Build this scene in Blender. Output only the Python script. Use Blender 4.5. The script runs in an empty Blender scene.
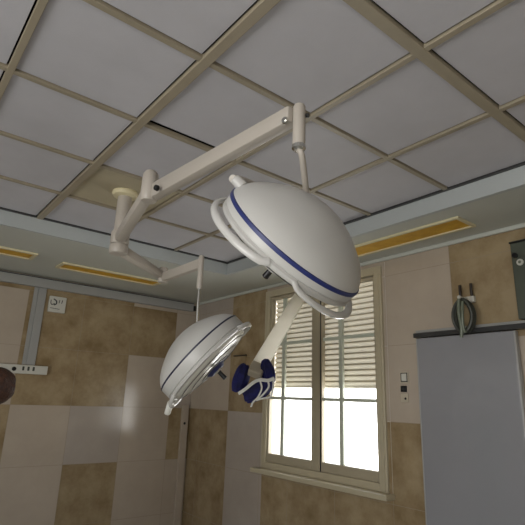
import bpy, bmesh, math, random
from mathutils import Vector, Matrix
random.seed(7)
sc = bpy.context.scene
COL = sc.collection
PI = math.pi

# ------------------------------------------------------------------ materials
def lin(c):
    return tuple(((x / 12.92) if x <= .04045 else ((x + .055) / 1.055) ** 2.4) for x in c)

def mat(name, rgb, rough=.5, metal=0., noise=0., scale=8., rgb2=None, bump=0., bscale=60., trans=0., spec=.5):
    m = bpy.data.materials.new(name); m.use_nodes = True
    nt = m.node_tree; b = nt.nodes['Principled BSDF']
    c1 = lin(rgb); b.inputs['Base Color'].default_value = (*c1, 1)
    b.inputs['Roughness'].default_value = rough; b.inputs['Metallic'].default_value = metal
    b.inputs['Specular IOR Level'].default_value = spec
    tc = nt.nodes.new('ShaderNodeTexCoord')
    if rgb2 is not None or noise:
        c2 = lin(rgb2) if rgb2 is not None else tuple(x * (1 - noise) for x in c1)
        n = nt.nodes.new('ShaderNodeTexNoise'); n.inputs['Scale'].default_value = scale
        n.inputs['Detail'].default_value = 6; n.inputs['Roughness'].default_value = .6
        nt.links.new(tc.outputs['Object'], n.inputs['Vector'])
        r = nt.nodes.new('ShaderNodeValToRGB')
        r.color_ramp.elements[0].position = .35; r.color_ramp.elements[0].color = (*c1, 1)
        r.color_ramp.elements[1].position = .68; r.color_ramp.elements[1].color = (*c2, 1)
        nt.links.new(n.outputs['Fac'], r.inputs['Fac']); nt.links.new(r.outputs['Color'], b.inputs['Base Color'])
    if bump:
        n2 = nt.nodes.new('ShaderNodeTexNoise'); n2.inputs['Scale'].default_value = bscale
        nt.links.new(tc.outputs['Object'], n2.inputs['Vector'])
        bp = nt.nodes.new('ShaderNodeBump'); bp.inputs['Strength'].default_value = bump; bp.inputs['Distance'].default_value = .01
        nt.links.new(n2.outputs['Fac'], bp.inputs['Height']); nt.links.new(bp.outputs['Normal'], b.inputs['Normal'])
    if trans:
        t = nt.nodes.new('ShaderNodeBsdfTranslucent'); t.inputs['Color'].default_value = (*c1, 1)
        mx = nt.nodes.new('ShaderNodeMixShader'); mx.inputs[0].default_value = trans
        out = nt.nodes['Material Output']
        nt.links.new(b.outputs[0], mx.inputs[1]); nt.links.new(t.outputs[0], mx.inputs[2]); nt.links.new(mx.outputs[0], out.inputs[0])
    return m

def glass_mat(name, tint=(.965, .965, .965)):
    m = bpy.data.materials.new(name); m.use_nodes = True; nt = m.node_tree
    nt.nodes.remove(nt.nodes['Principled BSDF']); out = nt.nodes['Material Output']
    t = nt.nodes.new('ShaderNodeBsdfTransparent'); t.inputs[0].default_value = (*tint, 1)
    g = nt.nodes.new('ShaderNodeBsdfGlossy'); g.inputs['Roughness'].default_value = .03
    f = nt.nodes.new('ShaderNodeFresnel'); f.inputs[0].default_value = 1.3
    mx = nt.nodes.new('ShaderNodeMixShader')
    geo = nt.nodes.new('ShaderNodeNewGeometry'); sub = nt.nodes.new('ShaderNodeMath'); sub.operation = 'SUBTRACT'; sub.use_clamp = True
    nt.links.new(f.outputs[0], sub.inputs[0]); nt.links.new(geo.outputs['Backfacing'], sub.inputs[1])
    nt.links.new(sub.outputs[0], mx.inputs[0]); nt.links.new(t.outputs[0], mx.inputs[1]); nt.links.new(g.outputs[0], mx.inputs[2])
    nt.links.new(mx.outputs[0], out.inputs[0]); return m

M = dict(
    panel=mat('ceiling_panel_white', (.75, .745, .765), .6, noise=.08, scale=3, bump=.05, bscale=120),
    panel_tan=mat('ceiling_panel_tan', (.70, .66, .56), .6, noise=.12, scale=3),
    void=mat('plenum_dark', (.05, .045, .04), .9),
    beam=mat('ceiling_beam_beige', (.62, .58, .50), .45, noise=.1, scale=6),
    soffit=mat('soffit_paint', (.76, .77, .74), .5, noise=.06, scale=2),
    fascia=mat('fascia_paint', (.71, .73, .73), .5, noise=.05, scale=2),
    ochre=mat('ochre_insert', (.86, .68, .20), .55, rgb2=(.78, .58, .14), scale=9),
    slotrim=mat('slot_rim', (.84, .80, .66), .5),
    tan=mat('tile_tan', (.65, .58, .46), .20, rgb2=(.52, .44, .32), scale=4.2, spec=.4),
    light=mat('tile_light', (.72, .67, .61), .13, rgb2=(.69, .64, .58), scale=3, spec=.5),
    grey=mat('tile_grey', (.69, .65, .61), .14, rgb2=(.66, .62, .58), scale=3, spec=.5),
    grout=mat('grout', (.58, .53, .46), .8),
    trimgrey=mat('trim_grey', (.62, .62, .61), .35, noise=.05, scale=4),
    plaster=mat('plain_wall', (.84, .82, .78), .7, noise=.06, scale=2),
    floor=mat('floor_vinyl', (.82, .81, .77), .35, noise=.15, scale=5),
    white=mat('lamp_white', (.77, .765, .75), .32, noise=.02, scale=3),
    barw=mat('bar_cream', (.97, .96, .93), .4, noise=.05, scale=12, trans=.85),
    whiteg=mat('lamp_white_gloss', (.80, .795, .78), .12, noise=.02, spec=.7),
    arm=mat('arm_cream', (.73, .70, .66), .38, noise=.03, scale=5),
    navy=mat('stripe_navy', (.10, .12, .24), .4, noise=.05, scale=4),
    blue=mat('stripe_blue', (.15, .19, .42), .4, noise=.05, scale=4),
    chrome=mat('bright_metal', (.85, .85, .83), .18, 1., noise=.02),
    black=mat('black_plastic', (.05, .05, .055), .4, noise=.1),
    lens=mat('lens_glass', (.90, .90, .87), .16, noise=.05, scale=6, spec=.8),
    winframe=mat('window_frame_beige', (.72, .68, .58), .4, noise=.05, scale=5),
    sash=mat('sash_beige', (.66, .62, .53), .4, noise=.05, scale=5),
    muntin=mat('muntin_greygreen', (.74, .76, .70), .45, noise=.05, scale=5),
    slat=mat('shutter_slat', (.82, .795, .73), .5, noise=.05, scale=4, trans=.10),
    slatj=mat('shutter_joint', (.80, .76, .67), .6, noise=.05),
    glass=glass_mat('window_glass'),
    board=mat('grey_laminate', (.57, .57, .585), .04, noise=.04, scale=2.5, spec=.55),
    railm=mat('rail_dark', (.27, .27, .27), .35, .4, noise=.1),
    boxgrey=mat('box_greygreen', (.31, .33, .29), .4, noise=.1, scale=4),
    hose=mat('hose_grey', (.24, .25, .22), .45, noise=.15, scale=20),
    hosel=mat('hose_pale', (.42, .45, .38), .4, noise=.1, scale=20),
    prong=mat('prong_brown', (.14, .09, .05), .5, noise=.1),
    plate=mat('plate_white', (.79, .785, .75), .35, noise=.03),
    plateb=mat('plate_beige', (.74, .70, .62), .4, noise=.03),
    mark=mat('mark_dark', (.13, .16, .18), .5, noise=.05),
    cloth=mat('blue_cloth', (.12, .13, .40), .8, rgb2=(.06, .06, .22), scale=14, bump=.3, bscale=40),
    tie=mat('white_tie', (.92, .92, .90), .7, noise=.03),
    skin=mat('skin', (.78, .60, .50), .5, noise=.05),
    hair=mat('brown_hair', (.30, .17, .10), .55, rgb2=(.17, .09, .05), scale=60, bump=.5, bscale=150),
    scrubs=mat('green_scrubs', (.40, .55, .50), .8, noise=.1, scale=10),
    eye=mat('eye_dark', (.08, .06, .05), .2, noise=.05),
    lip=mat('lip', (.65, .38, .35), .5, noise=.05),
)

# ------------------------------------------------------------------ helpers
def obj(name, bm, m, parent=None, smooth=False, world=True):
    """one mesh object; vertices are given in room coordinates and moved to the parent's origin"""
    if parent is not None and world:
        off = Vector(parent.location); p = parent.parent
        while p is not None:
            off += Vector(p.location); p = p.parent
        bmesh.ops.translate(bm, verts=bm.verts, vec=-off)
    bmesh.ops.recalc_face_normals(bm, faces=bm.faces)
    me = bpy.data.meshes.new(name); bm.to_mesh(me); bm.free()
    for x in (m if isinstance(m, (list, tuple)) else [m]): me.materials.append(x)
    if smooth:
        for p in me.polygons: p.use_smooth = True
        try: me.set_sharp_from_angle(angle=math.radians(38))
        except Exception: pass
    o = bpy.data.objects.new(name, me); COL.objects.link(o)
    if parent is not None: o.parent = parent
    return o

def thing(name, label, cat, loc, group=None):
    o = bpy.data.objects.new(name, None); COL.objects.link(o); o.location = loc
    o.empty_display_size = .1
    o['label'] = label; o['category'] = cat
    if group: o['group'] = group
    return o

def tag(o, label, cat, group=None):
    o['label'] = label; o['category'] = cat
    if group: o['group'] = group
    return o

def struct(o):
    o['kind'] = 'structure'; return o

def B(): return bmesh.new()

def box(bm, a, b, bev=0., mi=0):
    x0, y0, z0 = [min(a[i], b[i]) for i in range(3)]; x1, y1, z1 = [max(a[i], b[i]) for i in range(3)]
    v = [bm.verts.new(p) for p in ((x0,y0,z0),(x1,y0,z0),(x1,y1,z0),(x0,y1,z0),(x0,y0,z1),(x1,y0,z1),(x1,y1,z1),(x0,y1,z1))]
    fs = [bm.faces.new([v[i] for i in f]) for f in ((0,3,2,1),(4,5,6,7),(0,1,5,4),(1,2,6,5),(2,3,7,6),(3,0,4,7))]
    for f in fs: f.material_index = mi
    if bev:
        es = list({e for f in fs for e in f.edges})
        bmesh.ops.bevel(bm, geom=es, offset=bev, segments=2, affect='EDGES', profile=.5)
    return bm

def frame_of(d, hint=(0, 0, 1)):
    d = Vector(d).normalized(); h = Vector(hint)
    if abs(d.dot(h.normalized())) > .98: h = Vector((1, 0, 0))
    s = d.cross(h).normalized(); u = s.cross(d).normalized()
    return s, u, d

def bar(bm, p, q, w, h, w2=None, h2=None, bev=.004, hint=(0, 0, 1)):
    """rectangular beam from p to q, w across, h tall, optionally tapering"""
    p, q = Vector(p), Vector(q); s, u, d = frame_of(q - p, hint); w2 = w2 or w; h2 = h2 or h
    v = []
    for c, ww, hh in ((p, w, h), (q, w2, h2)):
        for a, b in ((-1,-1),(1,-1),(1,1),(-1,1)): v.append(bm.verts.new(c + s*a*ww/2 + u*b*hh/2))
    fs = [bm.faces.new([v[i] for i in f]) for f in ((0,3,2,1),(4,5,6,7),(0,1,5,4),(1,2,6,5),(2,3,7,6),(3,0,4,7))]
    if bev:
        bmesh.ops.bevel(bm, geom=list({e for f in fs for e in f.edges}), offset=bev, segments=2, affect='EDGES', profile=.5)
    return bm

def lathe(bm, prof, origin, axis, n=40, hint=(0, 0, 1), cap=True):
    """profile of (radius, height) swept around axis"""
    o = Vector(origin); s, u, d = frame_of(axis, hint); rings = []
    for r, h in prof:
        if r < 1e-6: rings.append([bm.verts.new(o + d*h)])
        else: rings.append([bm.verts.new(o + d*h + s*r*math.cos(2*PI*i/n) + u*r*math.sin(2*PI*i/n)) for i in range(n)])
    for a, b in zip(rings, rings[1:]):
        for i in range(n):
            j = (i+1) % n
            if len(a) == 1 and len(b) == 1: continue
            if len(a) == 1: bm.faces.new((a[0], b[i], b[j]))
            elif len(b) == 1: bm.faces.new((a[i], a[j], b[0]))
            else: bm.faces.new((a[i], a[j], b[j], b[i]))
    if cap:
        for r in (rings[0], rings[-1]):
            if len(r) > 1: bm.faces.new(r)
    return bm

def cyl(bm, p, q, r, r2=None, n=24, bev=.003):
    p, q = Vector(p), Vector(q); L = (q-p).length; r2 = r if r2 is None else r2
    b = min(bev, r*.4, r2*.4, L*.4)
    return lathe(bm, [(r-b, 0), (r, b), (r2, L-b), (r2-b, L)], p, q-p, n)

def tube(bm, pts, r, n=10, closed=False, flat=1., hint=None):
    pts = [Vector(p) for p in pts]; N = len(pts); rings = []; prev = None
    for i, p in enumerate(pts):
        if closed: d = pts[(i+1) % N] - pts[i-1]
        else: d = pts[min(i+1, N-1)] - pts[max(i-1, 0)]
        d.normalize()
        if hint is not None: ref = Vector(hint)
        else: ref = prev if prev is not None else (Vector((0,0,1)) if abs(d.z) < .9 else Vector((1,0,0)))
        s = (ref - d*ref.dot(d)).normalized(); prev = s; u = d.cross(s)
        rr = r(i/(N-1)) if callable(r) else r
        rings.append([bm.verts.new(p + s*rr*math.cos(2*PI*k/n) + u*rr*flat*math.sin(2*PI*k/n)) for k in range(n)])
    M_ = N if closed else N-1
    for i in range(M_):
        a, b = rings[i], rings[(i+1) % N]
        for k in range(n):
            j = (k+1) % n; bm.faces.new((a[k], a[j], b[j], b[k]))
    if not closed:
        bm.faces.new(rings[0][::-1]); bm.faces.new(rings[-1])
    return bm

def smooth_path(P, n=8):
    P = [Vector(p) for p in P]; out = []
    for i in range(len(P)-1):
        p0, p1, p2, p3 = P[max(i-1,0)], P[i], P[i+1], P[min(i+2,len(P)-1)]
        for k in range(n):
            t = k/n
            out.append(.5*((2*p1)+(p2-p0)*t+(2*p0-5*p1+4*p2-p3)*t*t+(3*p1-p0-3*p2+p3)*t**3))
    out.append(P[-1]); return out

# ------------------------------------------------------------------ room shell
XR, YL = 3.24, 5.42            # window wall, far-left wall
XB, YF = -3.0, -2.6            # walls behind the camera
ZC, ZS = 2.82, 2.70            # grid ceiling, border soffit
CX, CY = 2.624, 3.865          # edges of the grid ceiling
WY0, WY1, WZ0, WZ1 = 2.44, 3.97, .86, 2.635

def tiled_wall(name, place, ub, vb, hole, colour):
    """tiles with real joints; place(u, v, depth) -> room point"""
    bm = B(); us = sorted(set(ub + ([hole[0], hole[1]] if hole else []))); vs = sorted(set(vb + ([hole[2], hole[3]] if hole else [])))
    def inh(u, v): return hole and hole[0] < u < hole[1] and hole[2] < v < hole[3]
    for i in range(len(us)-1):
        for j in range(len(vs)-1):
            u0, u1, v0, v1 = us[i], us[i+1], vs[j], vs[j+1]; uc, vc = (u0+u1)/2, (v0+v1)/2
            if inh(uc, vc): continue
            f = bm.faces.new([bm.verts.new(place(*p, .003)) for p in ((u0,v0),(u1,v0),(u1,v1),(u0,v1))]); f.material_index = 3
            g = .0016
            a0 = u0+g if u0 in ub else u0; a1 = u1-g if u1 in ub else u1
            b0 = v0+g if v0 in vb else v0; b1 = v1-g if v1 in vb else v1
            f = bm.faces.new([bm.verts.new(place(*p, 0)) for p in ((a0,b0),(a1,b0),(a1,b1),(a0,b1))])
            f.material_index = colour(uc, vc)
    return struct(obj(name, bm, [M['light'], M['tan'], M['grey'], M['grout']]))

VB = [0., .205, .788, 1.372, 1.955, 2.535, ZC+.3]
def col_left(x, z):
    if z > 2.535: return 0 if 2.36 < x < 3.3 else 1
    if z > 1.955: return 0 if (x > 2.95 or x < 1.18) else 1
    if z > 1.372: return 0 if (2.36 < x < 2.95 or x < 1.18) else (2 if x > 2.95 else 1)
    if z > .788: return 1 if (x < 1.18 or x > 2.95) else (2 if 1.77 < x < 2.36 else 0)
    return 0 if int(round(x/.59)) % 2 else 1
ULx = [XB] + [round(1.18 + .59*k, 3) for k in range(-7, 4)] + [XR, XR+.06]
tiled_wall('wall_left', lambda u, v, d: (u, YL + d, v), ULx, VB, None, col_left)
def col_right(y, z):
    if y > 3.9:
        if z > 1.955: return 1 if y < 4.6 else 2
        if z > 1.372: return 1 if y < 4.6 else 0
        return 1 if y > 4.6 else 2
    if z > 1.955: return 0 if y > 1.82 else 1
    if z > 1.372: return 0 if y > 1.23 else 1
    return 1 if y > 1.82 else 0
URy = [YF, -1.72, -1.13, -.54, .05, .64, 1.23, 1.82, 2.41, 3.0, 3.59, 4.01, 4.6, 5.19, YL, YL+.06]
wr = tiled_wall('wall_right', lambda u, v, d: (XR + d, u, v), URy, VB, (WY0, WY1, WZ0, WZ1), col_right)
# reveal of the window opening
bm = B()
for a, b in (((WY0, WZ0), (WY0, WZ1)), ((WY1, WZ0), (WY1, WZ1)), ((WY0, WZ1), (WY1, WZ1)), ((WY0, WZ0), (WY1, WZ0))):
    t = .004
    if a[0] == b[0]:
        s = -1 if a[0] == WY0 else 1
        box(bm, (XR+.001, a[0], a[1]), (XR+.26, a[0]+s*.03, b[1]))
    else:
        s = -1 if a[1] == WZ0 else 1
        box(bm, (XR+.001, a[0]-.03, a[1]), (XR+.26, b[0]+.03, a[1]+s*.03))
struct(obj('trim_1', bm, M['plaster']))

# rear walls: the back one has an added, unseen window for fill light
def plain_wall(name, place, u0, u1, holes):
    bm = B(); us = sorted({u0, u1, *[h[i] for h in holes for i in (0, 1)]}); vs = sorted({0., ZC+.3, *[h[i] for h in holes for i in (2, 3)]})
    for i in range(len(us)-1):
        for j in range(len(vs)-1):
            uc, vc = (us[i]+us[i+1])/2, (vs[j]+vs[j+1])/2
            if any(h[0] < uc < h[1] and h[2] < vc < h[3] for h in holes): continue
            bm.faces.new([bm.verts.new(place(*p)) for p in ((us[i],vs[j]),(us[i+1],vs[j]),(us[i+1],vs[j+1]),(us[i],vs[j+1]))])
    return struct(obj(name, bm, M['plaster']))
W2 = (-2.0, 1.9, .55, 2.35)      # unseen window added in the wall behind to brighten the room
plain_wall('wall_back', lambda u, v: (XB, u, v), YF, YL, [W2])
plain_wall('wall_front', lambda u, v: (u, YF, v), XB, XR, [])
bm = B(); box(bm, (XB, YF, -.1), (XR, YL, 0)); struct(obj('floor', bm, M['floor']))

def fill_window(name, y0, y1, z0, z1, n, tint):
    bm = B(); t = .05 if y1-y0 > 1 else .015
    for a, b in (((y0, z0), (y1, z0+t)), ((y0, z1-t), (y1, z1)), ((y0, z0), (y0+t, z1)), ((y1-t, z0), (y1, z1))):
        box(bm, (XB-.06, a[0], a[1]), (XB+.01, b[0], b[1]))
    for k in range(1, n):
        yc = y0+(y1-y0)*k/n; box(bm, (XB-.05, yc-t*.7, z0), (XB, yc+t*.7, z1))
    w = struct(obj(name, bm, M['winframe']))
    g = B(); box(g, (XB-.032, y0+t, z0+t), (XB-.028, y1-t, z1-t)); obj('glass', g, M['glass'], w)
fill_window('added_fill_window', *W2, 3, None)

# ------------------------------------------------------------------ ceiling
AX = [round(.822 + .5975*k, 4) for k in range(-6, 3)]           # beams that run along y
BY = [round(.851 + .6015*k, 4) for k in range(-5, 5)]           # beams that run along x
wide_a = {.822, round(.822-.5975*4, 4)}; wide_b = {.851, round(.851-.6015*4, 4)}
bm = B()
xs = [XB] + [a for a in AX if a > XB] + [CX]; ys = [YF] + [b for b in BY if b > YF] + [CY]
for i in range(len(xs)-1):
    for j in range(len(ys)-1):
        x0, x1, y0, y1 = xs[i]+.004, xs[i+1]-(.032 if xs[i+1] in wide_a else .022), ys[j]+.004, ys[j+1]-(.034 if ys[j+1] in wide_b else .022)
        tanp = abs(xs[i]-.822) < .01 and abs(ys[j]-2.655) < .02
        if abs(xs[i]-.822) < .01 and abs(ys[j]-1.4525) < .01: y1 -= .026     # slipped panel that leaves a dark gap
        if abs(xs[i]-1.4195) < .01 and abs(ys[j]-2.054) < .01: y0 += .002
        bevel = 0
        box(bm, (x0, y0, ZC), (x1, y1, ZC+.02), mi=1 if tanp else 0)
struct(obj('ceiling', bm, [M['panel'], M['panel_tan']]))
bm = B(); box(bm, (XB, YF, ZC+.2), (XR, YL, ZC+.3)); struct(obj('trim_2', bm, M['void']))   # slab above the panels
def beam(name, x0, y0, x1, y1, dep, m):
    b = B(); box(b, (x0, y0, ZC-dep), (x1, y1, ZC+.012), bev=.002); return struct(obj(name, b, m))
n = 3
for a in AX:
    w = .022 if a in wide_a else .014
    beam('trim_%d' % n, a-w, YF, a+w, CY, .016 if a in wide_a else .012, M['beam']); n += 1
for b_ in BY:
    w = .024 if b_ in wide_b else .014
    segs = [(XB, CX)]
    if abs(b_-2.054) < .01: segs = [(XB, .84), (.84, CX)]
    beam('trim_%d' % n, XB, b_-w, CX, b_+w, .015 if b_ in wide_b else .011, M['beam']); n += 1
# dark edge angle around the grid, then fascia and soffit
bm = B(); box(bm, (CX-.022, YF, ZC-.012), (CX+.002, CY, ZC+.01)); box(bm, (XB, CY-.022, ZC-.012), (CX+.002, CY+.002, ZC+.01))
struct(obj('trim_%d' % n, bm, M['railm'])); n += 1
bm = B()
box(bm, (CX, YF, ZS-.003), (CX+.03, CY+.03, ZC+.1)); box(bm, (XB, CY, ZS-.003), (CX, CY+.03, ZC+.1))
struct(obj('trim_%d' % n, bm, M['fascia'])); n += 1
bm = B()
box(bm, (CX+.03, YF, ZS), (XR, CY+.03, ZS+.02)); box(bm, (XB, CY+.03, ZS), (XR, YL, ZS+.021))
struct(obj('trim_%d' % n, bm, M['soffit'])); n += 1
# grey band along the top of the left wall, and the upright post
bm = B(); box(bm, (XB, YL-.045, 2.575), (XR-.08, YL, 2.672), bev=.004); box(bm, (XB, YL-.05, 2.678), (XR-.08, YL, 2.684))
tr = struct(obj('trim_%d' % n, bm, M['trimgrey'])); n += 1
bm = B(); box(bm, (XR-.085, YL-.06, 2.585), (XR-.05, YL-.002, 2.65), bev=.004); obj('end_cap', bm, M['black'], tr)
bm = B(); box(bm, (XB, YL-.052, 2.672), (XR-.08, YL-.002, 2.679)); obj('gap_shade_strip', bm, M['black'], tr)  # black strip stands in for the shade in the gap above the band
bm = B(); box(bm, (1.262, YL-.022, 1.765), (1.345, YL, 2.574), bev=.005); box(bm, (1.222, YL-.008, 1.765), (1.262, YL, 2.574))
struct(obj('trim_%d' % n, bm, M['trimgrey'])); n += 1
bm = B(); box(bm, (XR-.02, YF, ZS-.03), (XR, YL, ZS), bev=.004); struct(obj('trim_%d' % n, bm, M['soffit'])); n += 1

# ochre slots in the border soffit
def slot(label, x0, y0, x1, y1, thin):
    zb = ZS; t = thin
    r = thing('ceiling_slot', label, 'ceiling slot', ((x0+x1)/2, (y0+y1)/2, zb), 'ochre slots in the ceiling border')
    b = B(); box(b, (x0+t, y0+t, zb-.006), (x1-t, y1-t, zb)); obj('insert', b, M['ochre'], r)
    b = B()
    for p, q in (((x0, y0), (x1, y0+t)), ((x0, y1-t), (x1, y1)), ((x0, y0+t), (x0+t, y1-t)), ((x1-t, y0+t), (x1, y1-t))):
        box(b, (p[0], p[1], zb-.016), (q[0], q[1], zb), bev=.002)
    obj('frame', b, M['slotrim'], r)
slot('long ochre slot in the ceiling border of the window wall, right of the large lamp', 2.80, 1.49, 3.035, 3.05, .022)
slot('ochre slot in the left ceiling border, behind the lamp column', 1.25, 4.62, 2.32, 4.86, .03)
slot('ochre slot in the left ceiling border, cut off by the left picture edge', -.3, 4.50, 1.0, 4.74, .03)

# ------------------------------------------------------------------ window with roller shutter
bm = B()
for a, b in (((WY0, WZ0), (WY0+.075, WZ1)), ((WY1-.075, WZ0), (WY1, WZ1)), ((WY0+.0752, WZ1-.07), (WY1-.0752, WZ1)), ((WY0+.0752, WZ0), (WY1-.0752, WZ0+.06))):
    box(bm, (XR-.022, a[0], a[1]), (XR+.07, b[0], b[1]), bev=.006)
for y in (WY0+.03, WY1-.03): box(bm, (XR-.030, y-.010, WZ0), (XR-.02, y+.010, WZ1-.07), bev=.003)
win = struct(obj('window_1', bm, M['winframe']))
b = B(); box(b, (XR-.11, WY0-.05, WZ0-.04), (XR, WY1+.05, WZ0), bev=.006); obj('window_sill', b, M['winframe'], win)
def sash(y0, y1, ym, st0, st1):
    b = B(); x0, x1 = XR-.006, XR+.04
    box(b, (x0, y0, WZ0+.06), (x1, y0+st0, WZ1-.075), bev=.005); box(b, (x0, y1-st1, WZ0+.06), (x1, y1, WZ1-.075), bev=.005)
    box(b, (x0, y0+st0, WZ0+.06), (x1, y1-st1, WZ0+.14), bev=.005); box(b, (x0, y0+st0, WZ1-.105), (x1, y1-st1, WZ1-.075), bev=.005)
    s = obj('sash', b, M['sash'], win, world=True)
    b = B()
    box(b, (XR+.008, ym-.022, WZ0+.14), (XR+.034, ym+.022, WZ1-.105), bev=.003)
    for z in (2.062, 1.525): box(b, (XR+.009, y0+st0, z-.015), (XR+.033, y1-st1, z+.015), bev=.003)
    obj('muntin', b, M['muntin'], s)
    b = B(); box(b, (XR+.020, y0+st0, WZ0+.14), (XR+.024, y1-st1, WZ1-.105)); obj('glass', b, M['glass'], s)
sash(2.517, 3.152, 2.925, .02, .012)
sash(3.168, 3.893, 3.69, .105, .02)
b = B(); box(b, (XR+.0, 3.150, WZ0+.06), (XR+.045, 3.170, WZ1-.075)); obj('meeting_gap', b, M['black'], win)
sh = B(); z = 1.645
while z < 2.60:
    prof = [(-.006, -.0005), (.002, .001), (.012, .010), (.015, .023), (.012, .034), (.002, .0405), (-.006, .0415), (-.006, .049)]
    for n_, ((d0, h0), (d1, h1)) in enumerate(zip(prof, prof[1:])):
        f = sh.faces.new([sh.verts.new(p) for p in ((XR+.14-d0, WY0+.01, z+h0), (XR+.14-d0, WY1-.01, z+h0), (XR+.14-d1, WY1-.01, z+h1), (XR+.14-d1, WY0+.01, z+h1))])
        f.material_index = 1 if n_ in (0, 4, 5, 6) else 0          # the hooked joints are double and let no light through
    z += .049
obj('roller_shutter', sh, [M['slat'], M['slatj']], win)
b = B(); box(b, (XR+.125, WY0+.01, 1.628), (XR+.15, WY1-.01, 1.645)); obj('shutter_bottom_rail', b, M['slat'], win)

# ------------------------------------------------------------------ surgical lamps
cx, cy = 1.13, 2.94
mt = thing('ceiling_mount', 'cream ceiling column with round flange that carries both lamp arms', 'lamp mount', (cx, cy, ZC))
b = B(); lathe(b, [(0, 0), (.085, 0), (.088, -.012), (.080, -.028), (.055, -.036), (0, -.036)], (cx, cy, ZC), (0, 0, 1), 40, cap=False)
obj('flange', b, M['slotrim'], mt, True)
b = B(); cyl(b, (cx, cy, ZC-.03), (cx, cy, 2.52), .046, n=32); obj('column', b, M['arm'], mt, True)
b = B(); box(b, (cx-.040, cy-.042, 2.382), (cx+.040, cy+.040, 2.56), bev=.010); obj('hub', b, M['arm'], mt, True)

def lamp_head(root, C, e, u, a, R, handle_phis, small):
    C, e, u, a = Vector(C), Vector(e), Vector(u), Vector(a)
    def P(r, phi, h): return C + (e*math.cos(phi) + u*math.sin(phi))*r*R - a*h*R
    def sweep(bm, prof, n=72, cap=False):
        rings = []
        for r, h in prof:
            rings.append([bm.verts.new(C - a*h*R)] if r < 1e-6 else [bm.verts.new(P(r, 2*PI*i/n, h)) for i in range(n)])
        for A_, B_ in zip(rings, rings[1:]):
            for i in range(n):
                j = (i+1) % n
                if len(A_) == 1: bm.faces.new((A_[0], B_[i], B_[j]))
                elif len(B_) == 1: bm.faces.new((A_[i], A_[j], B_[0]))
                else: bm.faces.new((A_[i], A_[j], B_[j], B_[i]))
        return bm
    H = .565 if not small else .52
    sk = -.125 if not small else -.22                  # lower edge of the skirt
    prof = [(.97, sk-.01), (1.0, sk+.01), (1.004, -.03)]
    Rc = (1+H*H)/(2*H); th = math.asin(1/Rc)           # spherical cap, a little fuller at the edge
    for k in range(0, 27):
        t = k/26; r_ = Rc*math.sin(th*(1-t)); h_ = Rc*math.cos(th*(1-t))-(Rc-H)
        prof.append((r_*(1+.035*math.sin(PI*min(1, t*2.2))) if k < 26 else 0, h_))
    b = sweep(B(), prof); dome = obj('dome', b, M['white'], root, True)
    b = sweep(B(), [(1.002, -.034), (1.009, -.030), (1.009, .014), (.992, .022)] if not small else [(1.002, -.022), (1.009, -.018), (1.009, .006), (.996, .012)])
    obj('stripe', b, M['blue'] if not small else M['navy'], dome, True)
    # lit face: rim ring, glass and centre
    b = sweep(B(), [(.975, sk), (1.005, sk-.03), (1.0, sk-.07), (.955, sk-.085), (.93, sk-.06), (.93, sk)]); obj('rim', b, M['white'], root, True)
    lz = sk-.075
    prof = [(.945, lz+.05), (.935, lz)] + [(.93*math.cos(t), lz-.14*math.sin(t)) for t in [k/10*PI/2 for k in range(1, 10)]] + [(0, lz-.14)]
    b = sweep(B(), prof); ln = obj('lens', b, M['lens'], root, True)
    b = B()
    for rr in (.35, .6, .82):
        t = math.acos(rr/.93); tube(b, [P(rr, 2*PI*i/48, lz-.005-.14*math.sin(t)) for i in range(48)], .006*R, 6, closed=True)
    obj('lens_ring', b, M['railm'], ln, True)
    b = B(); lathe(b, [(0, .30*R), (.22*R, .30*R), (.23*R, .43*R), (.16*R, .50*R), (0, .50*R)], C, a, 32, cap=False)
    ch = obj('centre_handle', b, M['blue'] if small else M['white'], root, True)
    if small:
        b = B(); lathe(b, [(0, .495*R), (.10*R, .495*R), (.075*R, .53*R), (0, .53*R)], C, a, 24, cap=False); obj('handle_collar', b, M['chrome'], ch, True)
    b = B(); cyl(b, C + a*(.45*R), C + a*(.71 if small else .66)*R, .036*R, .046*R); obj('handle_tip', b, M['black'], ch, True)
    # looped hand rails round the rim
    for ph, half in handle_phis:
        pts = []
        for k in range(25):
            s = k/24*2-1; w = math.cos(s*PI/2)**.45 if abs(s) < .999 else 0
            pts.append(P(.985+(.085 if small else .095)*w, ph+half*s, sk-.04-(.06 if small else .095)*w))
        b = B(); tube(b, pts, .05*R, 12, flat=.72); hd = obj('rim_handle', b, M['whiteg'], root, True)
    return P

big = thing('surgical_lamp', 'large white domed lamp with broad blue stripe, nearest, hanging from the long arm', 'surgical lamp', (cx, cy, 2.48), 'domed surgical lamps')
k1 = (.94, 2.13)
b = B(); lathe(b, [(.030, 2.535), (.056, 2.535), (.060, 2.527), (.060, 2.458), (.056, 2.452), (.030, 2.452)], (cx, cy, 0), (0, 0, 1), 32, cap=False); obj('pivot_collar', b, M['arm'], big, True)
b = B(); bar(b, (cx-.012, cy-.035, 2.49), (k1[0], k1[1], 2.50), .07, .07, .062, .07, bev=.016); obj('lower_arm', b, M['arm'], big, True)
b = B(); lathe(b, [(0, 2.615), (.028, 2.612), (.040, 2.595), (.043, 2.455), (.038, 2.447), (0, 2.447)], (k1[0], k1[1], 0), (0, 0, 1), 28, cap=False)
obj('elbow_joint', b, M['arm'], big, True)
k2 = (1.026, 1.108)
zA = 2.496
b = B(); bar(b, (k1[0]+.02, k1[1]-.02, 2.497), (k2[0]-.006, k2[1]+.025, zA), .056, .082, .054, .066, bev=.010); la = obj('spring_arm', b, M['arm'], big, True)
dv = Vector((k2[0]-k1[0], k2[1]-k1[1], 0)).normalized(); sd = Vector((dv.y, -dv.x, 0))
b = B(); p = Vector((*k1, 2.465)) + dv*.14 + sd*.028; cyl(b, p, p + sd*.022, .014); obj('lock_knob', b, M['black'], la, True)
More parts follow.
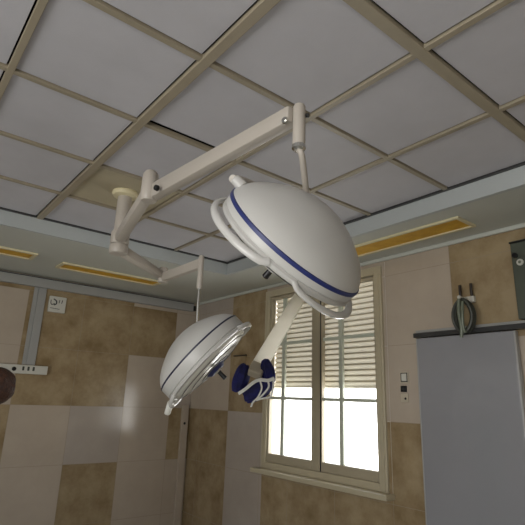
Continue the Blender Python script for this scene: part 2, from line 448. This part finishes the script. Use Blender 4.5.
b = B(); p = Vector((*k2, zA-.03)) - dv*.035 + Vector((-.03, 0, 0)); cyl(b, p - Vector((.012, 0, 0)), p, .013); obj('end_bolt', b, M['chrome'], la, True)
b = B(); lathe(b, [(0, 2.530), (.018, 2.528), (.022, 2.520), (.023, 2.365), (.020, 2.358), (.018, 2.352), (0, 2.352)], (*k2, 0), (0, 0, 1), 28, cap=False)
dj = obj('drop_joint', b, M['arm'], big, True)
b = B(); p = Vector((k2[0]+.014, k2[1]-.014, 2.485)); cyl(b, p, p + Vector((.012, -.012, 0)), .008); obj('set_screw', b, M['black'], dj, True)
b = B(); lathe(b, [(0, 2.366), (.024, 2.366), (.025, 2.352), (.016, 2.344), (0, 2.344)], (*k2, 0), (0, 0, 1), 24, cap=False); obj('joint_ring', b, M['chrome'], dj, True)
CB, EB, UB, AB, RB = (1.0175, 1.1035, 2.0135), (.7101, -.3755, -.5956), (-.6886, -.5468, -.4763), (-.1468, .7484, -.6468), .262
PB = lamp_head(big, CB, EB, UB, AB, RB, [(math.radians(146), math.radians(52)), (math.radians(28), math.radians(46)), (math.radians(267), math.radians(46))], False)
far = PB(1.12, 1.5*PI, .06)
b = B(); tube(b, smooth_path([(*k2, 2.35), (k2[0]+.012, k2[1]-.004, 2.325), Vector((k2[0]+.016, k2[1]-.004, 2.315)).lerp(far, .4), far], 10), .0115, 14); obj('suspension_rod', b, M['arm'], big, True)
b = B(); tube(b, [PB(1.12, PI + .5*PI*k/24, .06) for k in range(1, 27)], .014, 12); yk = obj('yoke', b, M['arm'], big, True)
b = B(); p0 = PB(.93, PI*.99, .08); p1 = PB(1.085, PI*1.0, .09); cyl(b, p0, p1, .021, .018); obj('pivot_knob', b, M['white'], yk, True)

sml = thing('surgical_lamp', 'white domed lamp with thin dark stripe and tilted face, below left of the large lamp', 'surgical lamp', (cx, cy, 2.42), 'domed surgical lamps')
el = (1.533, 3.076, 2.335); rd = (1.516, 2.53)
b = B(); lathe(b, [(.030, 2.446), (.056, 2.446), (.060, 2.440), (.060, 2.392), (.056, 2.386), (.030, 2.386)], (cx, cy, 0), (0, 0, 1), 32, cap=False); obj('pivot_collar', b, M['arm'], sml, True)
b = B(); bar(b, (cx+.045, cy+.016, 2.412), (el[0], el[1], el[2]), .07, .06, .05, .05, bev=.008); obj('lower_arm', b, M['arm'], sml, True)
b = B(); lathe(b, [(0, 2.40), (.028, 2.398), (.034, 2.385), (.034, 2.295), (.03, 2.288), (0, 2.288)], (el[0], el[1], 0), (0, 0, 1), 24, cap=False); obj('elbow_joint', b, M['arm'], sml, True)
b = B(); bar(b, (el[0], el[1], 2.325), (rd[0], rd[1]+.01, 2.318), .045, .062, .04, .062, bev=.006); obj('spring_arm', b, M['arm'], sml, True)
b = B(); lathe(b, [(0, 2.372), (.014, 2.37), (.018, 2.36), (.018, 2.165), (.016, 2.155), (0, 2.155)], (*rd, 0), (0, 0, 1), 24, cap=False); obj('drop_joint', b, M['arm'], sml, True)
CS, ES, US, AS_, RS = (1.4905, 2.4285, 1.7520), (.5326, -.4007, .7455), (-0.6062, -0.7952, 0.0057), (0.5906, -0.455, -0.6665), .296
PS = lamp_head(sml, CS, ES, US, AS_, RS, [(0., math.radians(36)), (PI, math.radians(30)), (.5*PI*3, math.radians(30))], True)
b = B(); tube(b, [(*rd, 2.17), (rd[0]-.004, rd[1]-.004, 2.05), (1.512, 2.52, 1.92)], .010, 12); obj('suspension_rod', b, M['chrome'], sml, True)
b = B(); p0 = PS(1.05, PI, -.28); d = (PS(1.2, PI, -.36)-p0).normalized(); bar(b, p0 - d*.01, p0 + d*.065, .05, .035, .042, .03, bev=.008); obj('end_grip', b, M['plate'], sml, True)

# ------------------------------------------------------------------ slanting bar by the window with blue cover
p0, p1 = Vector((3.10, 3.30, 2.47)), Vector((2.275, 2.865, 1.735))
ba = thing('swing_arm', 'pale cream flat bar slanting down from the window head', 'arm', tuple(p0))
dr = (p1-p0).normalized()
b = B(); bar(b, p0, p1, .118, .035, .118, .035, bev=.006, hint=(-.6, -.75, .3)); obj('arm_bar', b, M['barw'], ba)
b = B(); box(b, (3.10, 3.25, 2.43), (XR-.022, 3.35, 2.51), bev=.006); obj('wall_bracket', b, M['winframe'], ba)
b = B(); bar(b, p1 - dr*.03, p1 + dr*.10, .124, .05, .10, .06, bev=.012, hint=(-.6, -.75, .3)); obj('end_block', b, M['plateb'], ba)

Rt = Vector((.776, -.630, .034)); Up = Vector((-.199, -.194, .961)); Fw = Vector((.598, .752, .276))
pc = p1 + dr*.05 + Rt*.01
KS = .9
def lobe(bm, c, axis, rx, ry, L, seed):
    """a soft crumpled bag of cloth"""
    rnd = random.Random(seed); s, u, d = frame_of(axis, (-.6, -.75, .3)); n, m = 28, 14; rings = []
    ph = [rnd.uniform(0, 6.28) for _ in range(6)]
    for j in range(m+1):
        t = j/m; w = max(.02, math.sin(PI*min(1, .16+.78*t))**.5); ring = []
        for i in range(n):
            th = 2*PI*i/n
            k = 1 + .10*math.sin(5*th+ph[0]+2*t) + .07*math.sin(9*th+ph[1]-3*t) + .05*math.sin(14*th+ph[2])
            ring.append(bm.verts.new(Vector(c) + d*(t-.5)*L*(1+.04*math.sin(3*th+ph[3])) + s*rx*w*k*math.cos(th) + u*ry*w*k*math.sin(th)))
        rings.append(ring)
    for a_, b_ in zip(rings, rings[1:]):
        for i in range(n):
            j = (i+1) % n; bm.faces.new((a_[i], a_[j], b_[j], b_[i]))
    bm.faces.new(rings[0]); bm.faces.new(rings[-1][::-1])
cv = thing('blue_cover', 'crumpled blue cloth with white ties wrapped round the lower end of the bar', 'cloth', tuple(pc))
W = lambda r_, u_, f_=0.: pc + Rt*r_*KS + Up*u_*KS + Fw*f_
b = B(); lobe(b, W(-.135, -.055, .0), Vector(Up*1 + Rt*.28), .055, .055, .205, 1)
obj('side_flap', b, M['cloth'], cv, True)
b = B(); lobe(b, W(.085, .0, .01), Vector(Up*1 - Rt*.25), .05, .05, .17, 5)
obj('side_flap', b, M['cloth'], cv, True)
b = B(); lobe(b, W(.005, -.145, -.03), Vector(Rt*1 + Up*.55), .066, .055, .225, 9)
obj('front_fold', b, M['cloth'], cv, True)
b = B()
tube(b, smooth_path([W(-.15, -.165, -.06), W(-.10, -.125, -.085), W(-.03, -.065, -.10), W(.02, -.045, -.10), W(.085, -.05, -.095), W(.135, -.04, -.07)], 8), .013, 8, flat=.5)
tube(b, smooth_path([W(.02, -.048, -.10), W(.035, -.11, -.105), W(.005, -.18, -.105), W(-.035, -.225, -.095), W(-.05, -.265, -.08)], 8), .008, 8, flat=.5)
tube(b, smooth_path([W(.085, -.05, -.1), W(.09, -.10, -.105), W(.045, -.16, -.105), W(-.005, -.205, -.1)], 8), .009, 8, flat=.5)
tube(b, smooth_path([W(.13, -.04, -.075), W(.125, -.12, -.09), W(.10, -.185, -.085), W(.045, -.195, -.09), W(-.01, -.21, -.095)], 8), .008, 8, flat=.5)
obj('white_tie', b, M['tie'], cv, True)

# ------------------------------------------------------------------ right wall: panel, rail, hose, box, sockets
dp = thing('sliding_panel', 'tall pale grey glossy panel hanging below the dark rail', 'panel', (XR-.04, 1.74, .02))
b = B(); box(b, (XR-.058, 1.385, .02), (XR-.022, 2.098, 1.985), bev=.004); obj('panel_leaf', b, M['board'], dp)
b = B(); box(b, (XR-.060, 1.375, .02), (XR-.020, 1.387, 1.985), bev=.002); box(b, (XR-.060, 2.096, .02), (XR-.020, 2.106, 1.985), bev=.002); obj('edge_strip', b, M['trimgrey'], dp)
for y in (1.50, 1.98):
    b = B(); box(b, (XR-.050, y-.02, 1.98), (XR-.030, y+.02, 2.02)); obj('hanger', b, M['railm'], dp)
rl = thing('wall_rail', 'dark grey horizontal rail on the right wall above the grey panel', 'rail', (XR-.03, 1.3, 2.01))
b = B(); box(b, (XR-.066, .2, 1.992), (XR-.008, 2.125, 2.026), bev=.005); obj('rail_track', b, M['railm'], rl)
b = B(); box(b, (XR-.03, .2, 2.026), (XR, 2.125, 2.050), bev=.004); obj('rail_back', b, M['trimgrey'], rl)
# hose
br = thing('hose_bracket', 'small white wall bracket with two dark upright prongs', 'bracket', (XR, 1.695, 2.25))
b = B(); box(b, (XR-.035, 1.640, 2.212), (XR, 1.735, 2.256), bev=.006); obj('base', b, M['plate'], br)
for y in (1.738, 1.655):
    b = B(); tube(b, smooth_path([(XR-.012, y, 2.25), (XR-.03, y, 2.27), (XR-.03, y, 2.345)], 6), .0105, 8); obj('prong', b, M['prong'], br, True)
b = B(); cyl(b, (XR, 1.692, 2.225), (XR-.145, 1.692, 2.235), .012); obj('peg', b, M['plate'], br, True)
hs = thing('coiled_hose', 'coiled grey hose hanging from the white bracket above the panel', 'hose', (XR-.06, 1.71, 2.11))
b = B(); rnd = random.Random(4); pts = []
for i in range(5*28):
    t = i/28*2*PI; k = i/140
    pts.append((XR-.086-.045*k + .004*math.sin(t*3), 1.684 + (.062+.006*math.sin(k*9))*math.sin(t), 2.106 + (.106+.008*math.cos(k*7))*math.cos(t)))
tube(b, pts, .0125, 8); obj('coil', b, M['hose'], hs, True)
b = B(); tube(b, smooth_path([(XR-.15, 1.687, 2.22), (XR-.155, 1.692, 2.12), (XR-.15, 1.684, 2.02), (XR-.145, 1.694, 1.955)], 8), .012, 8)
tube(b, smooth_path([(XR-.15, 1.662, 2.20), (XR-.158, 1.667, 2.10), (XR-.15, 1.672, 2.02), (XR-.145, 1.662, 1.985)], 8), .010, 8)
obj('hose_end', b, M['hosel'], hs, True)
# grey wall box at the right edge
wb = thing('wall_box', 'dark grey-green box on the right wall above the rail, with black knob', 'wall box', (XR, 1.1, 2.28))
b = B(); box(b, (XR-.05, .75, 2.055), (XR, 1.350, 2.565), bev=.005); obj('case', b, M['boxgrey'], wb)
b = B(); box(b, (XR-.055, .745, 2.565), (XR, 1.356, 2.577), bev=.003); obj('top_shadow_line', b, M['black'], wb)  # black slab imitating the shadow line along the top of the box
b = B(); cyl(b, (XR-.05, 1.322, 2.475), (XR-.075, 1.322, 2.475), .017); obj('knob', b, M['black'], wb, True)
b = B(); cyl(b, (XR-.05, 1.296, 2.425), (XR-.062, 1.296, 2.425), .022); dl = obj('dial', b, M['plate'], wb, True)
b = B(); cyl(b, (XR-.062, 1.296, 2.425), (XR-.064, 1.296, 2.425), .010); obj('dial_centre', b, M['hosel'], dl, True)
# switch column by the window
sw = thing('wall_switch', 'pale wall switch plate right of the window, topmost of three', 'switch', (XR, 2.262, 1.704), 'wall plates right of the window')
b = B(); box(b, (XR-.010, 2.222, 1.662), (XR, 2.298, 1.748), bev=.003); obj('plate', b, M['plateb'], sw)
b = B()
for a_, c_ in (((2.230, 1.670), (2.236, 1.740)), ((2.284, 1.670), (2.290, 1.740)), ((2.236, 1.734), (2.284, 1.740)), ((2.236, 1.670), (2.284, 1.676))):
    box(b, (XR-.012, a_[0], a_[1]), (XR-.009, c_[0], c_[1]))
obj('surround', b, M['railm'], sw)
b = B(); box(b, (XR-.016, 2.238, 1.678), (XR-.010, 2.282, 1.732), bev=.003); obj('rocker', b, M['plate'], sw)
so = thing('wall_socket', 'small black square socket right of the window, between two pale plates', 'socket', (XR, 2.268, 1.62), 'wall plates right of the window')
b = B(); box(b, (XR-.012, 2.244, 1.596), (XR, 2.296, 1.642), bev=.003); obj('plate', b, M['black'], so)
b = B(); cyl(b, (XR-.012, 2.27, 1.619), (XR-.014, 2.27, 1.619), .012); obj('recess', b, M['railm'], so, True)
s2 = thing('wall_socket', 'small pale socket plate with one dark hole, lowest of three plates right of the window', 'socket', (XR, 2.264, 1.55), 'wall plates right of the window')
b = B(); box(b, (XR-.010, 2.232, 1.522), (XR, 2.298, 1.585), bev=.003); obj('plate', b, M['plateb'], s2)
b = B(); cyl(b, (XR-.010, 2.255, 1.548), (XR-.013, 2.255, 1.548), .009); obj('hole', b, M['black'], s2, True)
jb = thing('junction_plate', 'small tan wall plate with dark upper edge, behind the blue cloth', 'wall plate', (XR, 4.4, 1.93))
b = B(); box(b, (XR-.012, 4.30, 1.87), (XR+.004, 4.51, 1.965), bev=.003); obj('plate', b, M['tan'], jb)
b = B(); box(b, (XR-.022, 4.29, 1.965), (XR, 4.52, 1.978), bev=.003); obj('top_edge', b, M['prong'], jb)

# ------------------------------------------------------------------ left wall: trunking, notice, corner strip
tk = thing('socket_strip', 'white horizontal socket strip on the left wall beneath the grey post', 'socket strip', (1.0, YL, 1.72))
b = B(); box(b, (-.6, YL-.055, 1.674), (1.468, YL, 1.760), bev=.006); obj('channel', b, M['plate'], tk)
b = B(); cyl(b, (1.147, YL-.055, 1.716), (1.147, YL-.064, 1.716), .021); obj('socket', b, M['black'], tk, True)
for x in (1.232, 1.281, 1.330):
    b = B(); box(b, (x-.010, YL-.059, 1.705), (x+.010, YL-.054, 1.745), bev=.002); obj('indicator', b, M['hose'], tk)
no = thing('wall_sign', 'small square white wall plate with dark markings, right of the grey post', 'wall plate', (1.458, YL, 2.42))
b = B(); box(b, (1.382, YL-.03, 2.332), (1.560, YL, 2.505), bev=.006); obj('plate', b, M['plate'], no)
yy = YL-.0315
b = B()
tube(b, smooth_path([(1.40, yy, 2.462), (1.402, yy, 2.425), (1.415, yy, 2.412), (1.44, yy, 2.425)], 6), .004, 6)
tube(b, smooth_path([(1.425, yy, 2.475), (1.455, yy, 2.455), (1.458, yy, 2.425), (1.435, yy, 2.41)], 6), .006, 6)
tube(b, [(1.49, yy, 2.47), (1.485, yy, 2.435)], .0035, 6); tube(b, [(1.52, yy, 2.472), (1.512, yy, 2.435)], .0035, 6)
tube(b, [(1.40, yy, 2.375), (1.50, yy, 2.370)], .0025, 6)
obj('markings', b, M['mark'], no)
cs = thing('cable_trunking', 'narrow pale vertical trunking in the far room corner with dark spot', 'trunking', (3.16, YL, .7))
b = B(); box(b, (3.115, YL-.035, 0), (3.205, YL, 1.41), bev=.005); obj('cover', b, M['light'], cs)
b = B(); cyl(b, (3.155, YL-.035, 1.195), (3.155, YL-.040, 1.195), .016); obj('spot', b, M['black'], cs, True)

# ------------------------------------------------------------------ person at the left edge
LFT = Vector((-.776, .630, 0)); BK = Vector((.63, .776, 0))
hc = Vector((.545, 2.895, 1.475))                    # centre of the head
def skin_mesh(name, pts, edges, root_i, levels=2):
    me = bpy.data.meshes.new(name); me.from_pydata([p for p, r in pts], edges, []); o = bpy.data.objects.new(name, me); COL.objects.link(o)
    mo = o.modifiers.new('skin', 'SKIN'); mo.use_smooth_shade = True
    for i, (p, r) in enumerate(pts):
        sv = me.skin_vertices[0].data[i]; sv.radius = r if isinstance(r, tuple) else (r, r); sv.use_root = (i == root_i)
    s = o.modifiers.new('sub', 'SUBSURF'); s.levels = levels; s.render_levels = levels
    bpy.context.view_layer.update()
    dg = bpy.context.evaluated_depsgraph_get(); nm = bpy.data.meshes.new_from_object(o.evaluated_get(dg))
    bpy.data.objects.remove(o); return nm
# face looks towards LFT (away from the lamps); torso leans the same way
F = LFT; S = Vector((-F.y, F.x, 0))                  # S = to the figure's left
foot = Vector((hc.x, hc.y, 0)) + F*.34
def J(f, s, z): return foot + F*f + S*s + Vector((0, 0, z))
pts, ed = [], []
def add(p, r, par=None):
    pts.append((p, r)); i = len(pts)-1
    if par is not None: ed.append((par, i))
    return i
pel = add(J(0, 0, .93), .135)
sp = add(J(-.03, 0, 1.08), .125, pel); chn = add(J(-.08, 0, 1.24), .14, sp); nk0 = add(J(-.17, 0, 1.37), .075, chn)
nk = add(J(-.245, 0, 1.42), .052, nk0); hd0 = add(J(-.30, 0, 1.485), .085, nk); hd1 = add(J(-.325, 0, 1.55), .080, hd0); add(J(-.335, 0, 1.585), .05, hd1)
for sd_ in (-1, 1):
    sh_ = add(J(-.13, sd_*.165, 1.325), .058, chn); e_ = add(J(-.03, sd_*.22, 1.06), .043, sh_); w_ = add(J(.19, sd_*.15, .98), .028, e_)
    pm = add(J(.25, sd_*.135, .975), (.036, .020), w_)
    for q, (fs, L) in enumerate(((-.028, .062), (-.009, .07), (.010, .066), (.028, .052))):
        f1 = add(J(.29, sd_*.135+fs, .972), .0095, pm); f2 = add(J(.29+L*.55, sd_*.135+fs*1.1, .962), .0085, f1); add(J(.29+L, sd_*.135+fs*1.1, .940), .0075, f2)
    t1 = add(J(.235, sd_*.135-sd_*.04, .962), .011, w_); add(J(.275, sd_*.135-sd_*.058, .945), .009, t1)
    hp = add(J(.0, sd_*.09, .86), .095, pel); kn = add(J(.02, sd_*.10, .48), .062, hp); an = add(J(-.02, sd_*.105, .09), .042, kn); add(J(.13, sd_*.115, .035), (.042, .03), an)
nm = skin_mesh('person_body', pts, ed, pel)
per = thing('person', 'person with brown hair at the left picture edge, only the hair in view', 'person', tuple(foot))
bm = B(); bm.from_mesh(nm)
for f in bm.faces:
    c = f.calc_center_median(); f_, s_ = (c-foot).dot(F), (c-foot).dot(S); z_ = c.z
    hand = (f_ > .165 and .9 < z_ < 1.03 and abs(s_) > .06)
    f.material_index = 1 if (z_ > 1.385 or hand) else 0
    f.smooth = True
    if z_ < .085: f.material_index = 2
body = obj('body', bm, [M['scrubs'], M['skin'], M['plate']], per, True)
H0 = J(-.315, 0, 1.508)
b = B()
n_, m_ = 28, 16; rings = []
for j in range(m_+1):
    t = j/m_*PI; ring = []
    for i in range(n_):
        th = 2*PI*i/n_; rr = 1 + .05*math.sin(7*th+3*t) + .03*math.sin(13*th-5*t)
        d = F*math.cos(th)*math.sin(t)*.10*rr + S*math.sin(th)*math.sin(t)*.092*rr + Vector((0, 0, 1))*math.cos(t)*.098
        ring.append(b.verts.new(H0 - F*.022 + Vector((0, 0, .016)) + d))
    rings.append(ring)
for a_, c_ in zip(rings, rings[1:]):
    for i in range(n_):
        j = (i+1) % n_; b.faces.new((a_[i], a_[j], c_[j], c_[i]))
dele = [f for f in b.faces if (f.calc_center_median()-H0).dot(F) > .045 and f.calc_center_median().z < H0.z+.055]
bmesh.ops.delete(b, geom=dele, context='FACES'); bmesh.ops.remove_doubles(b, verts=b.verts, dist=.0005)
obj('hair', b, M['hair'], per, True)
b = B(); tube(b, [H0+F*.083+Vector((0,0,.01)), H0+F*.108+Vector((0,0,-.025)), H0+F*.082+Vector((0,0,-.034))], lambda t: .011+.006*math.sin(PI*t), 10); obj('nose', b, M['skin'], per, True)
b = B(); tube(b, [H0+F*.078-S*.024+Vector((0,0,-.06)), H0+F*.086+Vector((0,0,-.058)), H0+F*.078+S*.024+Vector((0,0,-.06))], .007, 8); obj('mouth', b, M['lip'], per, True)
for s_ in (-1, 1):
    b = B(); lathe(b, [(0, 0), (.010, .001), (.010, .006), (0, .010)], H0+F*.076+S*s_*.032+Vector((0,0,.012)), F, 16, cap=False); obj('eye', b, M['eye'], per, True)
    b = B(); lathe(b, [(0, -.006), (.022, -.004), (.026, .004), (.016, .008), (0, .005)], H0+S*s_*.086+Vector((0,0,-.01)), S*s_, 16, cap=False); obj('ear', b, M['skin'], per, True)

# ------------------------------------------------------------------ light, world, camera
w = bpy.data.worlds.new('sky'); sc.world = w; w.use_nodes = True; nt = w.node_tree
bg = nt.nodes['Background']; bg.inputs[1].default_value = 1.0
tc = nt.nodes.new('ShaderNodeTexCoord'); sx = nt.nodes.new('ShaderNodeSeparateXYZ'); rp = nt.nodes.new('ShaderNodeValToRGB')
nt.links.new(tc.outputs['Generated'], sx.inputs[0]); nt.links.new(sx.outputs['Z'], rp.inputs[0]); nt.links.new(rp.outputs[0], bg.inputs[0])
rp.color_ramp.elements[0].position = 0; rp.color_ramp.elements[0].color = (1.0, .988, .96, 1)
rp.color_ramp.elements[1].position = .25; rp.color_ramp.elements[1].color = (.62, .66, .72, 1)
bg.inputs[1].default_value = 9.0

def portal(name, loc, rot, sx_, sy_):
    l = bpy.data.lights.new(name, 'AREA'); l.shape = 'RECTANGLE'; l.size = sx_; l.size_y = sy_
    l.cycles.is_portal = True
    o = bpy.data.objects.new(name, l); COL.objects.link(o); o.location = loc; o.rotation_euler = rot
portal('daylight_window', (XR+.24, (WY0+WY1)/2, (WZ0+WZ1)/2), (0, PI/2, 0), WZ1-WZ0, WY1-WY0)
portal('fill_daylight_back', (XB-.08, (W2[0]+W2[1])/2, (W2[2]+W2[3])/2), (0, -PI/2, 0), W2[3]-W2[2], W2[1]-W2[0])  # guides sky light through the added back window

cd = bpy.data.cameras.new('camera'); co = bpy.data.objects.new('camera', cd); COL.objects.link(co); sc.camera = co
cd.sensor_width = 36; cd.lens = 478.9/525*36; cd.clip_start = .02
rt = Vector((.7760315, -.6297745, .0340471)); up = Vector((-.1994115, -.1937919, .9605622)); fw = Vector((.5983395, .7522159, .2759729))
co.matrix_world = Matrix(((rt.x, up.x, -fw.x, 0), (rt.y, up.y, -fw.y, 0), (rt.z, up.z, -fw.z, 1.5), (0, 0, 0, 1)))

vs = sc.view_settings; vs.view_transform = 'Standard'; vs.look = 'None'; vs.gamma = 1; vs.use_curve_mapping = False
vs.exposure = -0.2
sc.cycles.max_bounces = 10; sc.cycles.diffuse_bounces = 6; sc.cycles.transparent_max_bounces = 12
sc.cycles.use_denoising = True
